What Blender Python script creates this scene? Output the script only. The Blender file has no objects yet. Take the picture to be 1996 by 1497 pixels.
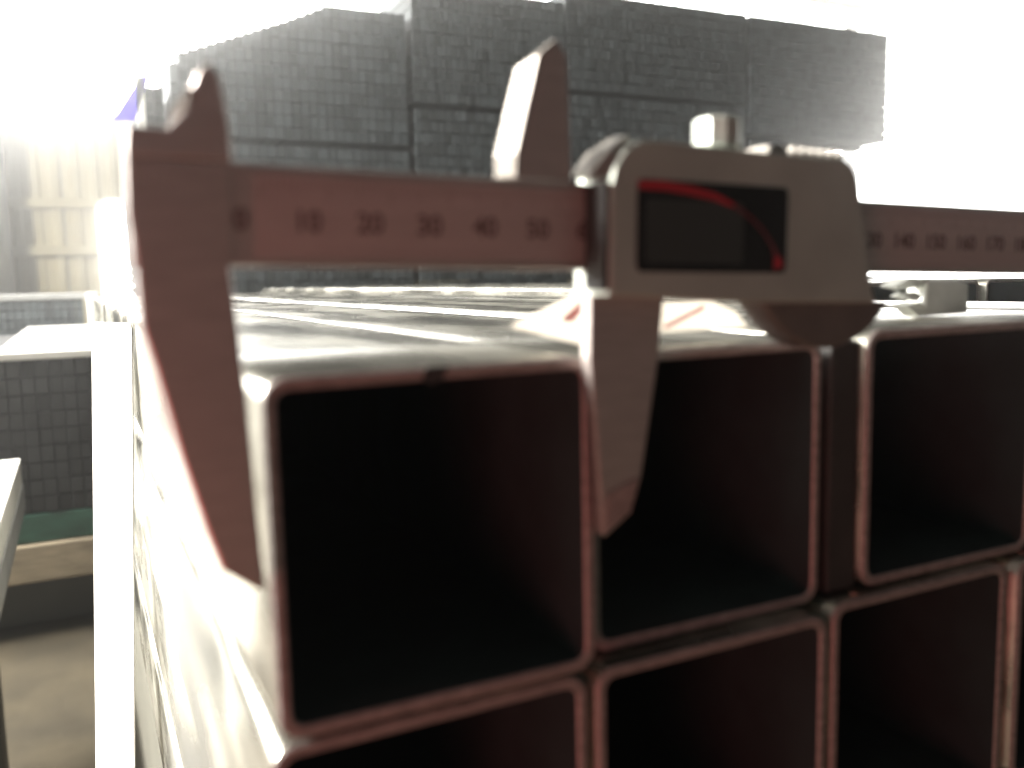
import bpy, bmesh, math, random
from mathutils import Vector, Matrix
R = math.radians
random.seed(7)
sc = bpy.context.scene
col = sc.collection
K = 0.001                      # everything below is written in millimetres

# ------------------------------------------------------------------ camera
cam = bpy.data.cameras.new('camera')
cam.sensor_width = 36.0
cam.lens = 1728.5 / 1996 * 36
cam.clip_start = 0.01
cam.clip_end = 100
co = bpy.data.objects.new('camera', cam)
col.objects.link(co)
yaw, pitch, roll = 0.45243, -0.11768, -0.02275
fw = Vector((math.sin(yaw) * math.cos(pitch), math.cos(yaw) * math.cos(pitch), math.sin(pitch)))
rt = fw.cross(Vector((0, 0, 1))).normalized()
up = rt.cross(fw)
r2 = math.cos(roll) * rt + math.sin(roll) * up
u2 = -math.sin(roll) * rt + math.cos(roll) * up
m = Matrix((r2, u2, -fw)).transposed().to_4x4()
m.translation = Vector((-24.45, -139.4, 14.27)) * K
co.matrix_world = m
cam.dof.use_dof = True          # the phone never found focus: both near and far are soft
cam.dof.focus_distance = 0.45
cam.dof.aperture_fstop = 11
sc.camera = co

# ------------------------------------------------------------------ world and lamps
w = bpy.data.worlds.new('World')
sc.world = w
w.use_nodes = True
bg = w.node_tree.nodes['Background']
bg.inputs[0].default_value = (0.102, 0.100, 0.091, 1)   # dim hall behind the camera
bg.inputs[1].default_value = 0.68
sc.view_settings.view_transform = 'Standard'
sc.view_settings.look = 'None'
sc.view_settings.exposure = 0
sc.view_settings.gamma = 1
try:
    sc.cycles.use_denoising = True
except Exception:
    pass
sc.cycles.max_bounces = 8


def area(name, loc, target, sx, sy, power, color):
    l = bpy.data.lights.new(name, 'AREA')
    l.shape = 'RECTANGLE'
    l.size, l.size_y = sx * K, sy * K
    l.energy = power
    l.color = color
    o = bpy.data.objects.new(name, l)
    o.location = Vector(loc) * K
    o.rotation_euler = (Vector(target) - Vector(loc)).to_track_quat('-Z', 'Y').to_euler()
    col.objects.link(o)
    return o


area('left_key_lamp', (-3700, 2250, 2300), (0, 300, 0), 2400, 1600, 2150, (1, 0.97, 0.9))  # added unseen key light, brightens the tube tops and left faces
area('red_fill_lamp', (-230, -230, -150), (-5, 0, -40), 160, 160, 0.5, (1.0, 0.24, 0.22))  # added reddish fill for the left jaw and rims, source unseen

WIN = 15.0                       # daylight through the windows


# ------------------------------------------------------------------ materials
def mat(name, base, rough=0.5, metal=0.0, noise=0.0, nscale=40.0, stretch=(1, 1, 1), bump=0.0, bscale=60.0,
        bstretch=(1, 1, 1), base2=None, rnd=0.0, emit=None, spec=0.5, trans=0.0, rvar=0.0):
    M = bpy.data.materials.new(name)
    M.use_nodes = True
    nt = M.node_tree
    p = nt.nodes['Principled BSDF']
    p.inputs['Roughness'].default_value = rough
    p.inputs['Metallic'].default_value = metal
    p.inputs['Specular IOR Level'].default_value = spec
    p.inputs['Base Color'].default_value = (*base, 1)
    tc = nt.nodes.new('ShaderNodeTexCoord')

    def tex(scale, st, detail=4):
        mp = nt.nodes.new('ShaderNodeMapping')
        mp.inputs['Scale'].default_value = st
        nt.links.new(tc.outputs['Object'], mp.inputs[0])
        n = nt.nodes.new('ShaderNodeTexNoise')
        n.inputs['Scale'].default_value = scale
        n.inputs['Detail'].default_value = detail
        nt.links.new(mp.outputs[0], n.inputs['Vector'])
        return n
    out = None
    if noise > 0:
        n = tex(nscale, stretch)
        cr = nt.nodes.new('ShaderNodeValToRGB')
        b2 = base2 or tuple(c * (1 - noise) for c in base)
        cr.color_ramp.elements[0].position = 0.33
        cr.color_ramp.elements[1].position = 0.67
        cr.color_ramp.elements[0].color = (*b2, 1)
        cr.color_ramp.elements[1].color = (*base, 1)
        nt.links.new(n.outputs[0], cr.inputs[0])
        out = cr.outputs[0]
        if rvar:
            mr = nt.nodes.new('ShaderNodeMapRange')
            mr.inputs[1].default_value, mr.inputs[2].default_value = 0.3, 0.7
            mr.inputs[3].default_value, mr.inputs[4].default_value = rough - rvar, rough + rvar
            nt.links.new(n.outputs[0], mr.inputs[0])
            nt.links.new(mr.outputs[0], p.inputs['Roughness'])
    if rnd > 0:
        oi = nt.nodes.new('ShaderNodeObjectInfo')
        mr = nt.nodes.new('ShaderNodeMapRange')
        mr.inputs[3].default_value, mr.inputs[4].default_value = 1 - rnd, 1 + rnd
        nt.links.new(oi.outputs['Random'], mr.inputs[0])
        mx = nt.nodes.new('ShaderNodeVectorMath')
        mx.operation = 'SCALE'
        if out:
            nt.links.new(out, mx.inputs[0])
        else:
            mx.inputs[0].default_value = base
        nt.links.new(mr.outputs[0], mx.inputs['Scale'])
        out = mx.outputs[0]
    if out:
        nt.links.new(out, p.inputs['Base Color'])
    if bump > 0:
        n = tex(bscale, bstretch, 0.0 if bscale < 20 else 2)
        b = nt.nodes.new('ShaderNodeBump')
        b.inputs['Strength'].default_value = 1.0
        b.inputs['Distance'].default_value = bump * K
        nt.links.new(n.outputs[0], b.inputs['Height'])
        nt.links.new(b.outputs[0], p.inputs['Normal'])
    if emit:
        p.inputs['Emission Color'].default_value = (*emit[:3], 1)
        p.inputs['Emission Strength'].default_value = emit[3]
    if trans:
        t = nt.nodes.new('ShaderNodeBsdfTranslucent')
        t.inputs[0].default_value = (*base, 1)
        mx = nt.nodes.new('ShaderNodeMixShader')
        mx.inputs[0].default_value = trans
        nt.links.new(p.outputs[0], mx.inputs[1])
        nt.links.new(t.outputs[0], mx.inputs[2])
        nt.links.new(mx.outputs[0], nt.nodes['Material Output'].inputs[0])
    return M


M = dict(
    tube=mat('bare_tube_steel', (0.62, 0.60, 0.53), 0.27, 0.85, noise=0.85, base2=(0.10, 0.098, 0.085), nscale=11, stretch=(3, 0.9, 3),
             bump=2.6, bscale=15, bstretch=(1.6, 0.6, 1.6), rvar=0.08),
    bore=mat('dark_tube_bore', (0.014, 0.026, 0.027), 0.9, 0.0, noise=0.5, nscale=60),  # inner darkness of the tubes put into the colour, red held low
    rim=mat('saw_cut_steel', (0.36, 0.315, 0.30), 0.55, 0.4, noise=0.35, nscale=260, stretch=(1, 1, 3),
            bump=0.12, bscale=900),
    steel=mat('caliper_steel', (0.56, 0.50, 0.475), 0.42, 0.8, noise=0.16, nscale=120, stretch=(1, 1, 8),
              bump=0.02, bscale=700, bstretch=(0.2, 1, 3)),
    bright=mat('caliper_ground_bevel', (0.29, 0.265, 0.24), 0.38, 0.6, noise=0.12, nscale=300, stretch=(1, 1, 7)),
    scale=mat('caliper_scale_face', (0.55, 0.475, 0.46), 0.5, 0.6, noise=0.12, nscale=160, stretch=(0.4, 1, 4)),
    ink=mat('engraved_ink', (0.12, 0.09, 0.085), 0.6),
    house=mat('housing_satin_metal', (0.55, 0.575, 0.525), 0.46, 0.7, noise=0.14, nscale=90, bump=0.02, bscale=900),
    glass=mat('display_glass', (0.012, 0.013, 0.013), 0.22, 0.0, noise=0.4, nscale=60, spec=0.4),
    grey=mat('display_segment', (0.026, 0.037, 0.036), 0.5),
    tick=mat('faint_tick_ink', (0.26, 0.215, 0.2), 0.55),
    dark_piece=mat('dark_shade_and_dirt', (0.03, 0.028, 0.027), 0.6, noise=0.3, nscale=90),  # near-black that puts shade on housing end and tube gap; also dirt chip
    maroon=mat('faded_maroon_print', (0.11, 0.018, 0.024), 0.4),
    red=mat('red_print', (0.40, 0.015, 0.03), 0.4, noise=0.25, nscale=90),
    roller=mat('shaded_roller_metal', (0.19, 0.175, 0.16), 0.5, 0.6, noise=0.2, nscale=150),  # darker than the housing metal: shade under it put into the colour
    bar=mat('dark_bar_end', (0.062, 0.074, 0.080), 0.6, 0.1, noise=0.3, nscale=9, stretch=(2.6, 1, 0.6), rnd=0.45),
    darkbar=mat('black_bar_end', (0.014, 0.0145, 0.0145), 0.6, 0.0, noise=0.4, nscale=26, stretch=(2.2, 1, 0.5), rnd=0.25),
    green=mat('green_paint', (0.035, 0.11, 0.075), 0.6, noise=0.5, nscale=16, stretch=(1, 1, 3)),
    timber=mat('timber', (0.44, 0.36, 0.25), 0.8, noise=0.45, nscale=14, stretch=(0.8, 4, 6), bump=0.8, bscale=40),
    white=mat('white_paint', (0.92, 0.915, 0.88), 0.4, noise=0.1, nscale=30),
    sheet=mat('pale_sheet', (0.78, 0.77, 0.72), 0.5, noise=0.12, nscale=8),
    grey_edge=mat('grey_edge', (0.33, 0.33, 0.32), 0.6, noise=0.25, nscale=20),
    clad=mat('beige_cladding', (0.45, 0.39, 0.24), 0.6, noise=0.12, nscale=2.2, rnd=0.05),
    girt=mat('olive_steel', (0.11, 0.105, 0.085), 0.6, noise=0.3, nscale=6),
    roof=mat('glowing_upper_wall', (0.80, 0.77, 0.66), 0.7, noise=0.08, nscale=1.5, emit=(1.0, 0.96, 0.86, 0.85)),  # glow added so the unlit cream upper wall comes out bright
    floor=mat('concrete_floor', (0.06, 0.047, 0.026), 0.8, noise=0.42, nscale=7, bump=1.5, bscale=24),
    pane=mat('bright_window_pane', (0.9, 0.9, 0.9), 0.4, emit=(1.0, 0.985, 0.95, WIN)),
    paper=mat('paper', (0.86, 0.82, 0.77), 0.7, noise=0.06, nscale=80, trans=0.6),
    pink=mat('faded_red_print', (0.66, 0.36, 0.35), 0.7, noise=0.3, nscale=90, trans=0.4),
    blue=mat('violet_blue_plastic', (0.25, 0.20, 0.72), 0.5, noise=0.12, nscale=12, trans=0.8),
    clip=mat('galvanised_clip', (0.52, 0.53, 0.50), 0.4, 0.6, noise=0.3, nscale=90, bump=0.4, bscale=180),
)


# ------------------------------------------------------------------ mesh helpers
class MB:
    def __init__(s):
        s.v, s.f, s.i = [], [], []

    def add(s, vs, fs, mi=0):
        n = len(s.v)
        s.v += [tuple(p) for p in vs]
        s.f += [tuple(n + k for k in f) for f in fs]
        s.i += [mi] * len(fs)

    def box(s, x0, x1, y0, y1, z0, z1, mi=0, b=0.0):
        if b <= 0:
            vs = [(x, y, z) for x in (x0, x1) for y in (y0, y1) for z in (z0, z1)]
            s.add(vs, [(0, 1, 3, 2), (4, 6, 7, 5), (0, 4, 5, 1), (2, 3, 7, 6), (0, 2, 6, 4), (1, 5, 7, 3)], mi)
        else:
            s.prism([(x0, z0), (x1, z0), (x1, z1), (x0, z1)], y0, y1, b, mi)

    def prism(s, poly, y0, y1, b=0.0, mi=0, back=True):
        """polygon in x,z (counter-clockwise seen from the front, -y) pushed from y0 (front) to y1, front edge bevelled"""
        if area2(poly) < 0:
            poly = poly[::-1]
        n = len(poly)
        rings = []
        if b > 0:
            rings.append((inset(poly, b), y0))
            rings.append((inset(poly, b * 0.3), y0 + b * 0.3))
            rings.append((poly, y0 + b))
        else:
            rings.append((poly, y0))
        if b > 0 and back:
            rings.append((poly, y1 - b))
            rings.append((inset(poly, b), y1))
        else:
            rings.append((poly, y1))
        s.loft([[(x, y, z) for x, z in pl] for pl, y in rings], mi)

    def loft(s, rings, mi=0):
        n = len(rings[0])
        vs = [p for r in rings for p in r]
        fs = [tuple(range(n))]
        for k in range(len(rings) - 1):
            for j in range(n):
                a, c = k * n + j, k * n + (j + 1) % n
                fs.append((a, a + n, c + n, c))
        fs.append(tuple(reversed(range((len(rings) - 1) * n, len(rings) * n))))
        s.add(vs, fs, mi)

    def build(s, name, mats, parent=None, loc=(0, 0, 0), smooth=False):
        me = bpy.data.meshes.new(name)
        me.from_pydata([Vector(p) * K for p in s.v], [], s.f)
        for mm in (mats if isinstance(mats, (list, tuple)) else [mats]):
            me.materials.append(mm)
        for p, i in zip(me.polygons, s.i):
            p.material_index = i
            p.use_smooth = smooth
        bm = bmesh.new()
        bm.from_mesh(me)
        bmesh.ops.recalc_face_normals(bm, faces=bm.faces[:])
        bm.to_mesh(me)
        bm.free()
        o = bpy.data.objects.new(name, me)
        o.location = Vector(loc) * K
        col.objects.link(o)
        if parent:
            o.parent = parent
        return o


def area2(p):
    return sum(p[i][0] * p[(i + 1) % len(p)][1] - p[(i + 1) % len(p)][0] * p[i][1] for i in range(len(p)))


def inset(poly, d):
    out = []
    n = len(poly)
    for i in range(n):
        a, b, c = Vector(poly[i - 1]), Vector(poly[i]), Vector(poly[(i + 1) % n])
        e1, e2 = (b - a).normalized(), (c - b).normalized()
        n1, n2 = Vector((-e1.y, e1.x)), Vector((-e2.y, e2.x))
        h = n1 + n2
        h = h / max(0.5, h.dot(h) / 2) if h.length > 1e-6 else n1
        out.append(tuple(b + h * d))
    return out


def rrect(x0, x1, z0, z1, r, k=4):
    pts = []
    for cx, cz, a0 in ((x1 - r, z0 + r, -90), (x1 - r, z1 - r, 0), (x0 + r, z1 - r, 90), (x0 + r, z0 + r, 180)):
        for j in range(k + 1):
            a = R(a0 + 90 * j / k)
            pts.append((cx + r * math.cos(a), cz + r * math.sin(a)))
    return pts


def tag(o, label=None, cat=None, group=None, kind=None):
    for k, v in (('label', label), ('category', cat), ('group', group), ('kind', kind)):
        if v:
            o[k] = v
    return o


def empty(name, loc=(0, 0, 0), rot=(0, 0, 0)):
    o = bpy.data.objects.new(name, None)
    o.location = Vector(loc) * K
    o.rotation_euler = rot
    o.empty_display_size = 0.02
    col.objects.link(o)
    return o


def dup(o, parent=None, loc=None):
    c = o.copy()
    col.objects.link(c)
    if parent:
        c.parent = parent
    if loc:
        c.location = Vector(loc) * K
    return c


# ------------------------------------------------------------------ hall
FZ = -850
b = MB()
b.box(-9000, 14000, -2500, 9000, FZ - 60, FZ)
tag(b.build('floor', M['floor']), kind='structure')

WY = 7000
# corrugated cladding under the window band: one thing, each sheet a part
wall = tag(empty('cladding_wall', (0, WY, FZ)), 'beige corrugated metal wall panels below the bright windows at far left', 'wall')
b = MB()
x, pts = 0, []
while x < 1000:
    for dx, dy in ((0, 0), (50, 0), (62, -14), (108, -14), (120, 0)):
        if x + dx < 1000:
            pts.append((x + dx, dy))
    x += 125
pts.append((1000, 0))
H = 2020
vs = [(px, py, z) for px, py in pts for z in (0, H)] + [(px, py + 6, z) for px, py in pts for z in (0, H)]
n = len(pts)
fs = []
for i in range(n - 1):
    a = 2 * i
    fs += [(a, a + 1, a + 3, a + 2), (2 * n + a, 2 * n + a + 2, 2 * n + a + 3, 2 * n + a + 1)]
b.add(vs, fs)
first = None
for k in range(-7, 7):
    if first is None:
        first = b.build('cladding_sheet', M['clad'], wall, (k * 1006 - 60, 0, 0))
    else:
        dup(first, wall, (k * 1006 - 60, (k % 2) * 5, 0))
for z in (1135, 1468):
    b = MB()
    b.box(-7200, 6950, -52, -16, z - 34, z + 34, b=4)
    b.build('wall_girt', M['clad'], wall)
b = MB()
b.box(-7200, 6950, -90, 10, H, H + 45, b=4)
b.build('window_sill', M['clad'], wall)
b = MB()
prof = [(-560, -110), (-400, -110), (-400, -98), (-472, -98), (-472, -14), (-400, -14), (-400, -2), (-560, -2), (-560, -14), (-488, -14), (-488, -98), (-560, -98)]
zr = [[(x, y, z) for x, y in prof] for z in (0, 1990)]
b.loft(zr)
tag(b.build('steel_column', M['girt'], None, (0, WY - 100, FZ)), 'dark olive steel column at far left edge before the beige wall', 'column')


def window(x0, x1, z0, z1, label):
    o = tag(empty('window', ((x0 + x1) / 2, WY + 60, z0)), label, 'window')
    W2, h = (x1 - x0) / 2, z1 - z0
    p = MB()
    p.box(-W2 + 20, W2 - 20, 0, 14, 20, h - 20)
    p.build('pane', M['pane'], o)
    f = MB()
    f.box(-W2, W2, -20, 30, -20, 19)
    f.box(-W2, W2, -20, 30, h - 19, h + 20)
    f.box(-W2 - 20, -W2 + 19, -20, 30, 19, h - 19)
    f.box(W2 - 19, W2 + 20, -20, 30, 19, h - 19)
    f.build('frame', M['white'], o)
    return o


window(-7000, 4400, 1240, 2640, 'long bright window band above the beige corrugated wall, blown out white')
window(4500, 7500, 1240, 2640, 'bright window band seen just above the dark stack at right')
window(7640, 13600, FZ + 40, 2640, 'large blown-out white opening at right edge above the caliper beam')
# bright slit beside the cladding

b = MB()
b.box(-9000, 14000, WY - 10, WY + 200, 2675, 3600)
tag(b.build('glowing_upper_wall', M['roof']), 'cream upper wall with added glow above the window band at top right', 'panel')
# conduit pipe above the window, bent down at its end
def pipe(path, r, mi=0, seg=10):
    mb = MB()
    rings = []
    for i, p in enumerate(path):
        p = Vector(p)
        d = (Vector(path[min(i + 1, len(path) - 1)]) - Vector(path[max(i - 1, 0)])).normalized()
        s = d.cross(Vector((0, 1, 0.01))).normalized()
        t = s.cross(d)
        rings.append([tuple(p + r * (math.cos(2 * math.pi * k / seg) * s + math.sin(2 * math.pi * k / seg) * t)) for k in range(seg)])
    mb.loft(rings, mi)
    return mb


pipe([(5200, 6900, 2735), (8000, 6900, 2735), (8130, 6900, 2715), (8190, 6900, 2650), (8200, 6900, 2560)], 36).build('conduit_pipe', M['girt'], None, smooth=True)
tag(bpy.data.objects['conduit_pipe'], 'thin grey conduit pipe bending down at top right', 'pipe')
pipe([(8900, 6900, 3050), (8930, 6900, 2960), (9010, 6900, 2890), (9500, 6900, 2860)], 36).build('cable_hook', M['girt'], None, smooth=True)
tag(bpy.data.objects['cable_hook'], 'short bent grey cable end at the top right corner', 'cable')

# narrow bright door gap at left
o = tag(empty('bright_doorway', (265, WY - 120, -140)), 'tall narrow blown-out white gap beside the left jaw of the caliper', 'doorway')
p = MB()
p.prism(rrect(-105, 105, 0, 770, 80), 0, 10)
p.build('pane', M['pane'], o)
p = MB()
p.prism(rrect(-125, 125, -20, 790, 90), 10, 40)
p.build('frame', M['white'], o)

# ------------------------------------------------------------------ far stack of steel bars
BW, BH = 30, 42
bm_ = MB()
bm_.box(-BW / 2 + 1.4, BW / 2 - 1.4, 0, 1500, 2.0, BH - 2.0, b=1.2)
bar_first = {}


def bar(parent, x, y, z, m='bar'):
    if m not in bar_first:
        o = bar_first[m] = bm_.build('bar', M[m], parent, (x, y, z))
        return o
    return dup(bar_first[m], parent, (x, y, z))


def shoulder(x):  # top left outline of the stack, cut the way window glare eats it
    P = [(0, 690), (25, 764), (184, 826), (389, 905), (534, 970), (2000, 971)]
    for (a, za), (c, zc) in zip(P, P[1:]):
        if x <= c:
            return za + (zc - za) * (x - a) / (c - a)


def pack(x0, x1, z0, rows, label, starts=None, Y=3000, group='packs of dark steel bars in the far stack', solid=False):
    o = tag(empty('bar_pack', ((x0 + x1) / 2, Y, z0)), label, 'steel pack', group)
    n = int((x1 - x0) / BW)
    stuff = MB()
    for r in range(rows):
        for k in range(n):
            xx = (k + 0.5) * BW - (x1 - x0) / 2
            dy, dz = random.uniform(-1.2, 1.2), random.uniform(-1.2, 1.2)
            if starts:                                  # sloping shoulder, glare put into the shape: the topmost bar of a column lies a little low
                lim = shoulder(xx + (x1 - x0) / 2) - z0
                if r * BH >= lim:
                    continue
                if (r + 1) * BH > lim + 2:
                    dz, dy = lim - (r + 1) * BH, -2.4
            if solid:
                stuff.box(xx - BW / 2 + 1, xx + BW / 2 - 1, dy, 1500, r * BH, r * BH + BH - 1)
            else:
                bar(o, xx, dy, r * BH + dz)
    if solid:
        tag(stuff.build('bars', M['bar'], o), kind='stuff')
    # bearers under the pack
    for yy in (140, 1000):
        t = MB()
        t.box(-(x1 - x0) / 2 + 20, (x1 - x0) / 2 - 20, yy, yy + 60, -17, -1.6, b=2)
        t.build('bearer', M['girt'], o)
    return o


def stack(x0, x1, zs, names, starts=None, low=None):
    for i, (z0, rows) in enumerate(zs):
        pack(x0, low if low and i == 0 else x1, z0, rows, names[i], starts if i == len(zs) - 1 else None)


BASE = FZ + 27
stack(296, 1125, [(-60, 13), (506, 11)], [
    'grey lower pack of bars right of the fixed jaw, at the stack left end',
    'grey pack of bars with its top left corner cut to the shape of glare, behind the fixed jaw'],
    starts=True)
stack(1131, 1765, [(-30, 16), (661, 10)], [
    'dark pack of steel bars right behind the moving upper jaw, lower tier',
    'dark pack of steel bars above the tip of the moving upper jaw'])
stack(1771, 2690, [(20, 17), (752, 9)], [
    'dark pack of steel bars just above the display housing, lower tier',
    'dark pack of steel bars in the upper tier straight above the display housing'])
stack(2696, 3560, [(20, 14), (626, 12)], [
    'dark lower pack of bars behind the lock screw, at the stack right end',
    'dark pack of bars at the stack top right corner beside the white opening'], low=3000)
stack(215, 290, [(-60, 17)], ['narrow low pile of grey bars left of the stack, behind the upper fixed jaw'])
for x0, x1, zt, lab in ((215, 1125, -88, 'left'), (1140, 1765, -58, 'middle'), (1780, 2690, -8, 'right'), (2705, 3560, -8, 'far right')):
    # what the stack stands on
    t = MB()
    for k in range(3):
        xx = x0 + 40 + k * (x1 - x0 - 130) / 2
        t.box(xx, xx + 50, 3100, 4400, FZ, zt - 62)
    t.box(x0, x1, 3060, 4440, zt - 60, zt, b=3)
    tag(t.build('steel_rack', M['girt']), 'dark steel rack table carrying the %s packs of the far stack, mostly hidden' % lab, 'rack', 'racks under the far stack')

# blue sheet
o = tag(empty('blue_sheet', (150, 2980, 536)), 'slanted violet-blue plastic sheet standing above the fixed jaw at upper left', 'plastic sheet')
p = MB()
p.loft([[(-34, y, 0), (32, y, 3), (84, y, 147), (61, y, 145)] for y in (0, 3)])
p.build('sheet', M['blue'], o)
p = MB()
p.box(40, 66, 0, 20, -536 + FZ + 850 - 420, 144, b=1)
p.build('white_strip', M['white'], o)

# ------------------------------------------------------------------ packs at the left
def left_pack(name, x0, x1, Y, L, z0, rows, label, m='darkbar'):
    o = tag(empty(name, ((x0 + x1) / 2, Y, z0)), label, 'steel pack', 'packs of dark bars at the left')
    n = int((x1 - x0) / BW)
    for r in range(rows):
        for k in range(n):
            bar(o, (k + 0.5) * BW - (x1 - x0) / 2, random.uniform(-3, 3), r * BH + random.uniform(-1, 1), m)
    return o


o = left_pack('bar_pack', -640, 62, 2300, 1500, -533, 9, 'dark pack of steel bars at left with a white sheet lying on top')
t = MB(); t.box(-640, 62, 2300, 3800, -606, -536, b=3)
tag(t.build('green_beam', M['green']), 'dark green painted beam under the left pack of bars', 'beam')
t = MB(); t.box(-700, 60, 2285, 2390, -704, -609, b=5)
tag(t.build('timber_beam', M['timber']), 'pale timber beam under the green beam at lower left', 'timber beam')
t = MB(); t.box(-640, 50, 2420, 3360, FZ, -608, b=3)
tag(t.build('steel_skid', M['girt']), 'dark steel skid in the shadow behind the timber beam', 'skid')
t = MB(); t.box(-212, 68, 2290, 4000, -153, -135, b=2)
tag(t.build('white_sheet', M['sheet']), 'blown-out white sheet lying flat on the left pack of bars', 'sheet')

o = left_pack('bar_pack', -900, 8, 4300, 1500, -410, 9, 'grey pack of steel bars in front of the beige wall, pale sheet on top', 'bar')
t = MB(); t.box(-900, 20, 4290, 5900, -30, -6, b=2)
tag(t.build('pale_sheet', M['grey_edge']), 'thin pale grey sheet on the pack before the beige wall', 'sheet')
t = MB(); t.box(-880, 0, 4330, 5700, FZ, -412)
tag(t.build('steel_skid', M['girt']), 'dark block under the pack before the beige wall', 'skid')
t = MB(); t.box(16, 62, 4270, 4310, FZ, 0, b=5)
tag(t.build('white_stake', M['white']), 'short white stake at the right end of the pale grey sheet', 'stake')

# slab at left edge
o = tag(empty('sheet_slab', (-400, 1100, -355)), 'pale slab with grey side cutting into the left picture edge', 'slab')
t = MB(); t.box(-260, 259, -600, 645, 8, 55, b=1.5); t.build('slab', M['sheet'], o)
t = MB(); t.box(-258, 261, -598, 642, -38, 7, b=1.5); t.build('edge_board', M['grey_edge'], o)
t = MB()
for xx in (-230, 150):
    for yy in (-500, 420):
        t.box(xx, xx + 60, yy, yy + 60, FZ + 355, -39)
t.build('trestle', M['girt'], o)

# white flat stake leaning beside the bundle, its broad side turned to the light
o = tag(empty('white_stake', (-9.6, 352, -3)), 'tall white painted flat stake leaning against the left side of the tube bundle', 'stake')
t = MB()
def sec(z, g=0.0):
    cx = 0.062 * z
    return [(cx + 8.6 - g, -18 + g, z), (cx + 9.4 - g, -14, z), (cx - 7.6 + g, 21 - g, z), (cx - 8.8 + g, 19 - g, z)]
t.loft([sec(FZ + 3), sec(-400), sec(-3), sec(0, 0.8)])
t.build('flat_bar', M['white'], o)

# ------------------------------------------------------------------ tube bundle
TL = 1500
def tube_mesh(S=60, wall=2.3, L=TL):
    mb = MB()
    outr = rrect(0.0, S, -S, 0.0, 4.2, 5)
    inn = rrect(wall, S - wall, -S + wall, -wall, 2.4, 5)
    n = len(outr)
    ys = [0.5, 60, 200, 500, 900, L]
    rings = [inset(outr, 0.5)] + [outr] * len(ys)
    yy = [0.0] + ys
    vs = [(x, y, z) for pl, y in zip(rings, yy) for x, z in pl]
    fs, mi = [], []
    for k in range(len(yy) - 1):
        for j in range(n):
            a, c = k * n + j, k * n + (j + 1) % n
            fs.append((a, a + n, c + n, c)); mi.append(1 if k == 0 else 0)
    o0 = len(vs)
    iy = [0.0, 0.4, 40, 400, L]
    irings = [inset(inn, -0.4), inn, inn, inn, inn]
    vs += [(x, y, z) for pl, y in zip(irings, iy) for x, z in pl]
    for k in range(len(iy) - 1):
        for j in range(n):
            a, c = o0 + k * n + j, o0 + k * n + (j + 1) % n
            fs.append((a, c, c + n, a + n)); mi.append(1 if k == 0 else 2)
    for j in range(n):
        a, c = j, (j + 1) % n
        fs.append((a, c, o0 + c, o0 + a)); mi.append(1)
    e0, e1 = (len(yy) - 1) * n, o0 + (len(iy) - 1) * n
    fs.append(tuple(range(e1, e1 + n))); mi.append(2)      # far end closed by the plastic cap
    for j in range(n):
        a, c = j, (j + 1) % n
        fs.append((e0 + c, e0 + a, e1 + a, e1 + c)); mi.append(1)
    mb.v, mb.f, mb.i = vs, fs, mi
    return mb


G = 'square steel tubes of the bundle'
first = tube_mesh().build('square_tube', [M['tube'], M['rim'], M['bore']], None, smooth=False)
for p in first.data.polygons:
    p.use_smooth = p.material_index != 1
spots = {  # (column,row): x, y, z of the front top left corner
    (0, 0): (0, 0, 0), (1, 0): (62.2, 5.5, -0.2), (2, 0): (134.0, 4.0, 1.2), (3, 0): (195.8, 5, 0.2), (4, 0): (257.4, 6, 0.6),
    (0, 1): (-1.5, 1.0, -61.2), (1, 1): (60.2, 0.5, -61.0), (2, 1): (123.2, 2.0, -60.0), (3, 1): (186.2, 1, -60.0), (4, 1): (248, 2, -60.5),
    (0, 2): (0.5, 2.0, -122.2), (1, 2): (62, 1, -122.0), (2, 2): (124, 2, -121.5), (3, 2): (186, 1, -121), (4, 2): (248, 1, -121.5),
    (0, 3): (-1.0, 3.0, -183.3), (1, 3): (61, 1, -183.0), (2, 3): (123.5, 2, -182.6), (3, 3): (186, 1, -182), (4, 3): (248, 1, -182.5)}
CN = ['first', 'second', 'third', 'fourth', 'fifth']
RN = ['top', 'second', 'third', 'fourth']
LAB = {(0, 0): 'top left square steel tube with open dark end, gripped between the caliper jaws',
       (1, 0): 'square steel tube of the top row with the moving jaw across its open end',
       (2, 0): 'square steel tube of the top row under the right of the caliper, dark open end',
       (0, 1): 'square steel tube directly under the measured tube at lower left',
       (1, 1): 'square steel tube of the second row below the tip of the moving jaw',
       (2, 1): 'square steel tube of the second row at the lower right corner'}
for (c, r), (x, y, z) in spots.items():
    o = first if (c, r) == (0, 0) else dup(first)
    o.location = Vector((x, y, z)) * K
    tag(o, LAB.get((c, r), 'square steel tube, %s from the left in the %s row of the bundle' % (CN[c], RN[r])), 'steel tube', G)
    if r == 3:
        pass
t = MB(); t.box(0, 330, 200, 1220, FZ, -245)
tag(t.build('trestle', M['girt']), 'dark steel trestle carrying the bundle of square tubes, out of sight below', 'trestle')
t = MB(); t.box(124.8, 133.4, 5.5, 1480, -58.6, -1.2, b=0.5)  # added bar: darkness of the tube gap put into its colour
tag(t.build('flat_bar', M['dark_piece']), 'dark flat bar added as shade in the gap between the second and third top tubes', 'flat bar')
t = MB()
t.loft([[(27.5, -0.06, -0.1), (31.5, -0.06, -0.2), (30.2, -0.06, -2.4), (28.0, -0.06, -3.1), (26.6, -0.06, -1.8)], [(27.5, 0.4, -0.1), (31.5, 0.4, -0.2), (30.2, 0.4, -2.4), (28.0, 0.4, -3.1), (26.6, 0.4, -1.8)]])
t.build('dirt_chip', M['dark_piece'], first)
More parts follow.
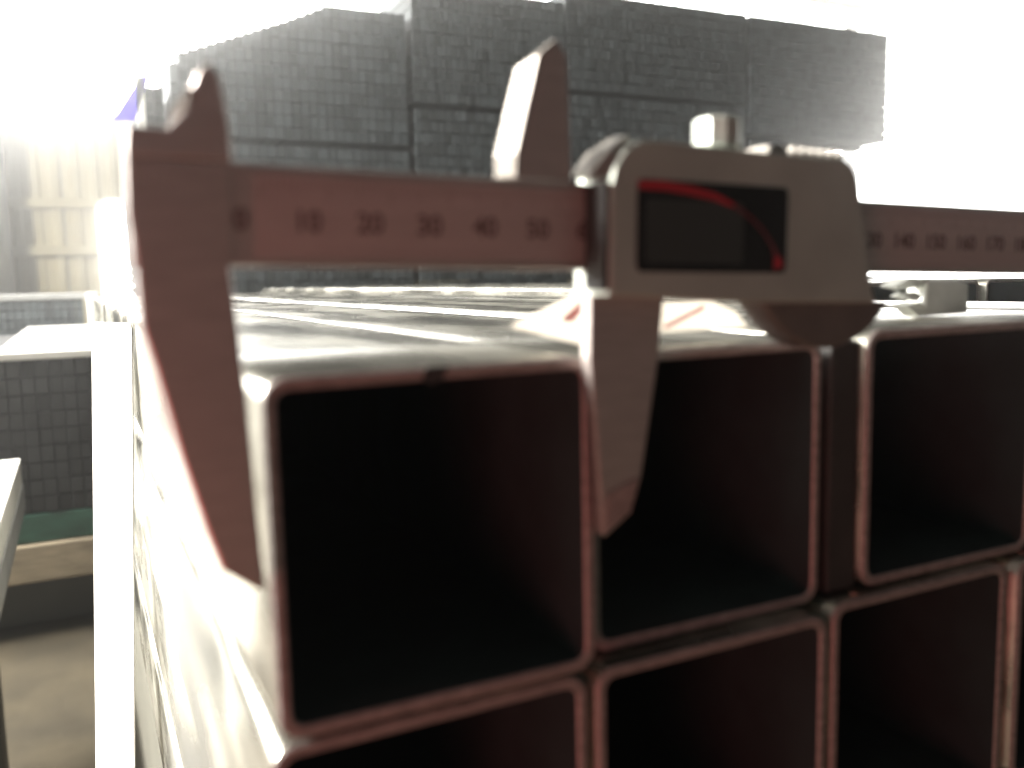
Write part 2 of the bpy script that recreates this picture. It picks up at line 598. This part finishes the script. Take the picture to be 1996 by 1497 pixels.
for k in range(5):
    o = dup(first, None, (324 + k * 62, 250 + random.uniform(-3, 3), 7 + random.uniform(-1, 1)))
    tag(o, ['recessed square tube right beside the main bundle, its end hidden by the metal clip',
            'recessed square tube second beyond the main bundle, behind the metal clip',
            'recessed square tube with dark open end under the caliper beam at right edge',
            'recessed square tube fourth beyond the main bundle, under the beam at the right edge',
            'recessed square tube farthest right beyond the main bundle'][k], 'steel tube', 'recessed tubes at right')
t = MB(); t.box(342, 630, 420, 1360, FZ, -54.5)
tag(t.build('trestle', M['girt']), 'dark steel trestle under the recessed tubes at right, hidden', 'trestle')

# ------------------------------------------------------------------ paper tag and clip on the tubes
o = tag(empty('paper_tag', (70, 12, 0)), 'crumpled white paper tag with faded red print standing on the tubes behind the moving jaw', 'paper tag')
def sheet(poly, y, dy, th=0.5):
    mb = MB()
    mb.loft([[(x, y + dy(x, z) + t, z) for x, z in poly] for t in (0, th)])
    return mb
sheet([(-23, 5.6), (-8, 10.5), (-2.5, 13.6), (0, 12), (0.5, 1), (-3, 0.4)], 0, lambda x, z: 0.25 * (x + 3) + 0.1 * z).build('tag_sheet', M['paper'], o)
sheet([(-11, 6.2), (-3.2, 11.2), (-2.9, 9.2), (-8, 5.6)], -0.4, lambda x, z: 0.25 * (x + 3) + 0.1 * z, 0.15).build('red_print', M['pink'], o)
sheet([(-7, 4.4), (-2.9, 7.0), (-2.8, 5.2), (-5, 3.6)], -0.4, lambda x, z: 0.25 * (x + 3) + 0.1 * z, 0.15).build('red_print', M['pink'], o)
mb = MB(); mb.loft([[(-3.2, -2, 14.5), (1.5, -2.4, 14.8), (4.6, -1.5, 13.8), (5, -1, 11), (2.8, -1.2, 9.0), (-0.5, -2, 9.2)],
                    [(-3.2, 1, 14.5), (1.5, 0.6, 14.8), (4.6, 1.5, 13.8), (5, 2, 11), (2.8, 1.8, 9.0), (-0.5, 1, 9.2)]]); mb.build('folded_corner', M['paper'], o)
sheet([(13.5, 2.6), (15, 8.5), (29, 8.6), (36, 6.0), (39.5, 2.4)], 0, lambda x, z: 0.1 * (x - 13) + 0.15 * z).build('tag_sheet', M['paper'], o)
sheet([(14.4, 3.9), (26, 7.8), (27, 7.1), (15.5, 3.3)], -0.4, lambda x, z: 0.1 * (x - 13) + 0.15 * z, 0.15).build('red_print', M['pink'], o)

o = tag(empty('metal_clip', (172, 30, 1.6)), 'crumpled grey metal strapping clip standing on the third tube below the beam', 'clip')
mb = MB(); mb.prism([(12, 0), (30, 0.2), (30, 8.4), (26, 9.6), (13, 9.8)], 0, 7, 0.8); mb.build('clip_body', M['clip'], o)
mb = MB()
mb.loft([[(-1, -1, 8.4), (4, -1.5, 10.4), (13, -1, 10.0), (13, 2, 8.0), (5, 2, 7.4)], [(-1, 4, 8.4), (4, 4, 10.4), (13, 4, 10.0), (13, 4.5, 8.0), (5, 4.4, 7.4)]])
mb.build('clip_lip', M['clip'], o)
mb = MB()
mb.loft([[(3, -1, 5.6), (6, -2, 6.8), (10, -1, 5.6), (8, -1, 4.3)], [(3, 4, 5.6), (6, 4, 6.8), (10, 4, 5.6), (8, 4, 4.3)]])
mb.loft([[(4, -1, 3.2), (8, -2, 4.0), (12.4, -1, 1.4), (9, -1, 0.0)], [(4, 4, 3.2), (8, 4, 4.0), (12.4, 4, 1.4), (9, 4, 0.0)]])
mb.build('crimp', M['clip'], o)

# ------------------------------------------------------------------ digital caliper (x along the beam, z up, y away from the viewer)
cal = tag(empty('digital_caliper', (-3.3, -4, 17.0), (0, R(1.4), 0)),
          'digital caliper of grey steel clamped across the top left tube, red arc on display', 'caliper')
beam = MB(); beam.box(-13.9, 221, 0, 3.2, 0, 15.0, b=0.45)
beam = beam.build('beam', M['steel'], cal)
t = MB(); t.prism(rrect(3, 214, 1.5, 13.6, 0.8, 3), -0.12, 0.3, 0.06); sf = t.build('scale_face', M['scale'], beam)
tk = MB()
for k in range(0, 206):
    x = 4 + k
    h = 3.2 if k % 10 == 0 else (2.5 if k % 5 == 0 else 1.7)
    tk.box(x - 0.11, x + 0.11, -0.17, -0.1, 13.3 - h, 13.3)
tag(tk.build('scale_ticks', M['tick'], beam), kind='stuff')
for k in range(0, 21):
    cu = bpy.data.curves.new('numeral', 'FONT')
    cu.body = str(k * 10)
    cu.size = 4.4 * K
    cu.offset = 0.00012
    cu.align_x = 'CENTER'
    cu.extrude = 0.00003
    tmp = bpy.data.objects.new('numeral_curve', cu)
    me = bpy.data.meshes.new_from_object(tmp)
    bpy.data.objects.remove(tmp)
    me.materials.append(M['ink'])
    ob = bpy.data.objects.new('numeral', me)
    ob.rotation_euler = (R(90), 0, 0)
    ob.location = Vector((1.0 + 9.8 * k, -0.15, 5.4)) * K
    col.objects.link(ob)
    ob.parent = beam

# fixed jaw: lower blade and upper knife
t = MB()
t.prism([(0.1, 14.99), (-14.1, 14.99), (-14.2, 7.6), (-13.4, -0.2), (-13.1, -8.8), (-11.6, -14.6), (-8.7, -27.5), (-5.5, -39.3), (-3.5, -45.3), (1.8, -49.1), (3.0, -49.3),
         (2.0, -35.5), (1.0, -18.2), (-0.6, -0.1), (0.1, 0.1)], -0.25, 3.5, 0.5)
t.build('fixed_jaw', M['steel'], cal)
t = MB()
t.prism([(0.2, 15.02), (0.0, 19.4), (-0.6, 24.0), (-1.2, 27.2), (-2.6, 28.8), (-4.2, 27.2), (-5.3, 24.5), (-6.2, 21.8), (-8.6, 19.2), (-13.8, 19.3), (-14.1, 15.02)], -0.25, 3.4, 0.45)
uj = t.build('upper_fixed_jaw', M['steel'], cal)
t = MB()
t.loft([[(-7.9, 1.2, 19.4), (-5.6, -0.5, 22.6), (-5.5, -0.5, 25.0), (-7.8, 1.2, 21.8)], [(-7.4, 1.6, 19.4), (-5.1, 0.0, 22.6), (-5.0, 0.0, 25.0), (-7.3, 1.6, 21.8)]])
t.build('knife_edge', M['bright'], uj)

# moving head
t = MB()
t.prism([(60.5, 0), (60.5, -15.7), (62.2, -34.4), (63.4, -48.2), (64.4, -48.6), (69.8, -44.8), (72.0, -38.2), (75.4, -16.2), (76.4, -6.8), (76.6, -0.1)], -0.1, 3.3, 0.5)
mj = t.build('moving_jaw', M['steel'], cal)
t = MB()
t.loft([[(64.5, -0.55, -40.5), (71.2, -0.55, -38.0), (69.4, -0.55, -44.3), (64.2, -0.55, -47.4)], [(64.5, 0.3, -40.5), (71.2, 0.3, -38.0), (69.4, 0.3, -44.3), (64.2, 0.3, -47.4)]])
t.build('tip_bevel', M['rim'], mj)
t = MB()
t.loft([[(46.0, -0.1, 15.3), (46.1, -0.1, 19.1), (48.2, -0.1, 27.6), (50.2, -0.1, 35.5), (53.4, -0.1, 38.2), (55.4, -0.1, 36), (56.4, -0.1, 15.3)],
        [(43.9, 3.3, 15.3), (43.9, 3.3, 18.9), (45.8, 3.3, 26.0), (47.9, 3.3, 33.6), (54.4, 3.3, 38.9), (56.4, 3.3, 36.5), (57.6, 3.3, 15.3)]])
uk = t.build('upper_moving_jaw', M['steel'], cal)
t = MB()
fr = [(45.75, -0.2, 15.4), (45.85, -0.2, 19.1), (47.95, -0.2, 27.7), (49.95, -0.2, 35.6), (53.2, -0.2, 38.45)]
bk = [(43.6, 3.4, 15.4), (43.6, 3.4, 18.9), (45.5, 3.4, 26.1), (47.6, 3.4, 33.8), (54.2, 3.4, 39.1)]
t.add(fr + bk + [(x + 0.5, y, z - 0.2) for x, y, z in fr + bk],
      [(i, i + 1, i + 6, i + 5) for i in range(4)] + [(10 + i, 15 + i, 16 + i, 11 + i) for i in range(4)] +
      [(i, 10 + i, 11 + i, i + 1) for i in range(4)] + [(5 + i, 6 + i, 16 + i, 15 + i) for i in range(4)] + [(0, 5, 15, 10), (4, 14, 19, 9)])
t.build('knife_bevel', M['bright'], uk)

HP = [(60.2, -4.4), (92.9, -5.9), (123.2, -6.1), (121.8, -3.0), (119.8, 5), (118.1, 13.0), (116.6, 18.6), (115.2, 20.6), (113.0, 21.5), (92, 21.6), (72, 22.1), (66.5, 21.9), (63.2, 20.2), (61.0, 17.0), (60.2, 14.0)]
t = MB()
fr_ = inset(HP if area2(HP) > 0 else HP[::-1], 1.1)
t.prism(HP, -7, 5.2, 0.5)
hs = t.build('housing', M['house'], cal)
t = MB(); t.box(59.1, 60.15, -6.6, -0.2, -3.5, 14.6, b=0.2); t.build('dark_piece', M['dark_piece'], hs)  # added dark plate: shade on the housing's left end put into colour
t = MB()
t.loft([[(57.2, -5.2, 16.0), (60.6, -5.6, 20.0), (65.0, -4.0, 23.0), (66.5, -3.2, 22.2), (62.0, -6.2, 18.4), (60.0, -6.0, 15.4)],
        [(58.2, 3.0, 16.6), (61.4, 3.0, 20.6), (66.0, 3.0, 23.4), (67.5, 3.0, 22.3), (62.4, 3.0, 18.8), (60.6, 3.0, 15.8)]])
t.build('end_guard', M['bright'], hs)
t = MB(); t.prism(rrect(65.4, 99.0, -0.4, 15.4, 1.2), -7.25, -6.5, 0.15); dsp = t.build('display', M['glass'], hs)
t = MB(); t.prism(rrect(67.2, 88.5, 1.2, 12.2, 0.8), -7.32, -7.2, 0.04); t.build('liquid_crystal', M['grey'], dsp)
# red arc printed on the display
t = MB()
arc = [(65.5, 14.3, 1.35), (70.5, 14.4, 1.5), (76, 13.9, 1.5), (81.6, 13.0, 1.2), (86, 11.6, 0.7), (90, 9.6, 0.5), (93, 7.3, 0.5), (95.2, 4.8, 0.6), (96.4, 2.6, 1.2), (97, 0.6, 2.3)]
def ribbon(a0, a1, material, nm):
    ring = []
    for i in range(a0, a1 + 1):
        x, z, wd = arc[i]
        a, c = arc[max(0, i - 1)], arc[min(len(arc) - 1, i + 1)]
        d = Vector((c[0] - a[0], c[1] - a[1])).normalized()
        nx, nz = -d.y, d.x
        ring.append([(x + nx * wd / 2, -7.42, z + nz * wd / 2), (x - nx * wd / 2, -7.42, z - nz * wd / 2), (x - nx * wd / 2, -7.3, z - nz * wd / 2), (x + nx * wd / 2, -7.3, z + nz * wd / 2)])
    mb = MB()
    mb.loft(ring)
    mb.build(nm, material, dsp)


ribbon(0, 4, M['red'], 'red_arc')
ribbon(4, 8, M['maroon'], 'red_arc')
ribbon(8, 9, M['red'], 'red_arc')
t = MB(); t.box(88.8, 97.8, -7.36, -7.2, 11.2, 14.6, b=0.05); t.build('dark_corner', M['glass'], dsp)
# lock screw
t = MB()
for r0, r1, z0, z1 in ((4.4, 4.4, 22.6, 28.0),):
    n = 20
    rings = []
    for rr, z in ((r0 - 0.6, z0 - 0.2), (r0, z0 + 0.4), (r0, z1 - 0.5), (r0 - 0.6, z1)):
        rings.append([(87 + (rr - (0.25 if k % 2 else 0)) * math.cos(2 * math.pi * k / n), -1 + (rr - (0.25 if k % 2 else 0)) * math.sin(2 * math.pi * k / n), z) for k in range(n)])
    t.loft(rings)
ls = t.build('lock_screw', M['house'], cal)
t = MB()
t.loft([[(87 + 1.8 * math.cos(k * math.pi / 6), -1 + 1.8 * math.sin(k * math.pi / 6), z) for k in range(12)] for z in (21.0, 22.5)])
t.build('screw_shank', M['bright'], ls)
# thumb grip teeth along the top of the housing
t = MB(); t.box(97, 101.6, -4, 4, 21.2, 23.6, b=0.3); gt = t.build('grip_block', M['bright'], hs)
g0 = None
for k in range(6):
    if g0 is None:
        t = MB(); t.box(-0.45, 0.45, -4, 4, -0.4, 2.1, b=0.15)
        g0 = t.build('grip_tooth', M['bright'], hs, (103.6, 0, 21.6))
    else:
        dup(g0, hs, (103.6 + 2.35 * k, 0, 21.6 - 0.02 * k))
# thumb rest below
t = MB()
arcp = [(95.0, -5.8)]
for k in range(15):
    a = R(180 + 34 + (360 - 68 - 180) * k / 14)
    arcp.append((112.3 + 20.0 * math.cos(a), 4.9 + 20.0 * math.sin(a)))
arcp.append((129.5, -5.8))
t.prism(arcp, -5, 2.5, 0.8)
t.build('thumb_rest', M['roller'], cal)

# ------------------------------------------------------------------ added air volume that imitates glare around the windows
t = MB(); t.box(-9500, 14500, -3000, 9500, FZ - 1100, 4200)
air = bpy.data.materials.new('glare_air')
air.use_nodes = True
nt = air.node_tree
nt.nodes.remove(nt.nodes['Principled BSDF'])
v = nt.nodes.new('ShaderNodeVolumePrincipled')
v.inputs['Color'].default_value = (0.98, 0.975, 0.955, 1)
v.inputs['Density'].default_value = 0.062
v.inputs['Anisotropy'].default_value = 0.9
nt.links.new(v.outputs[0], nt.nodes['Material Output'].inputs['Volume'])
tag(t.build('glare_haze', air), kind='stuff')
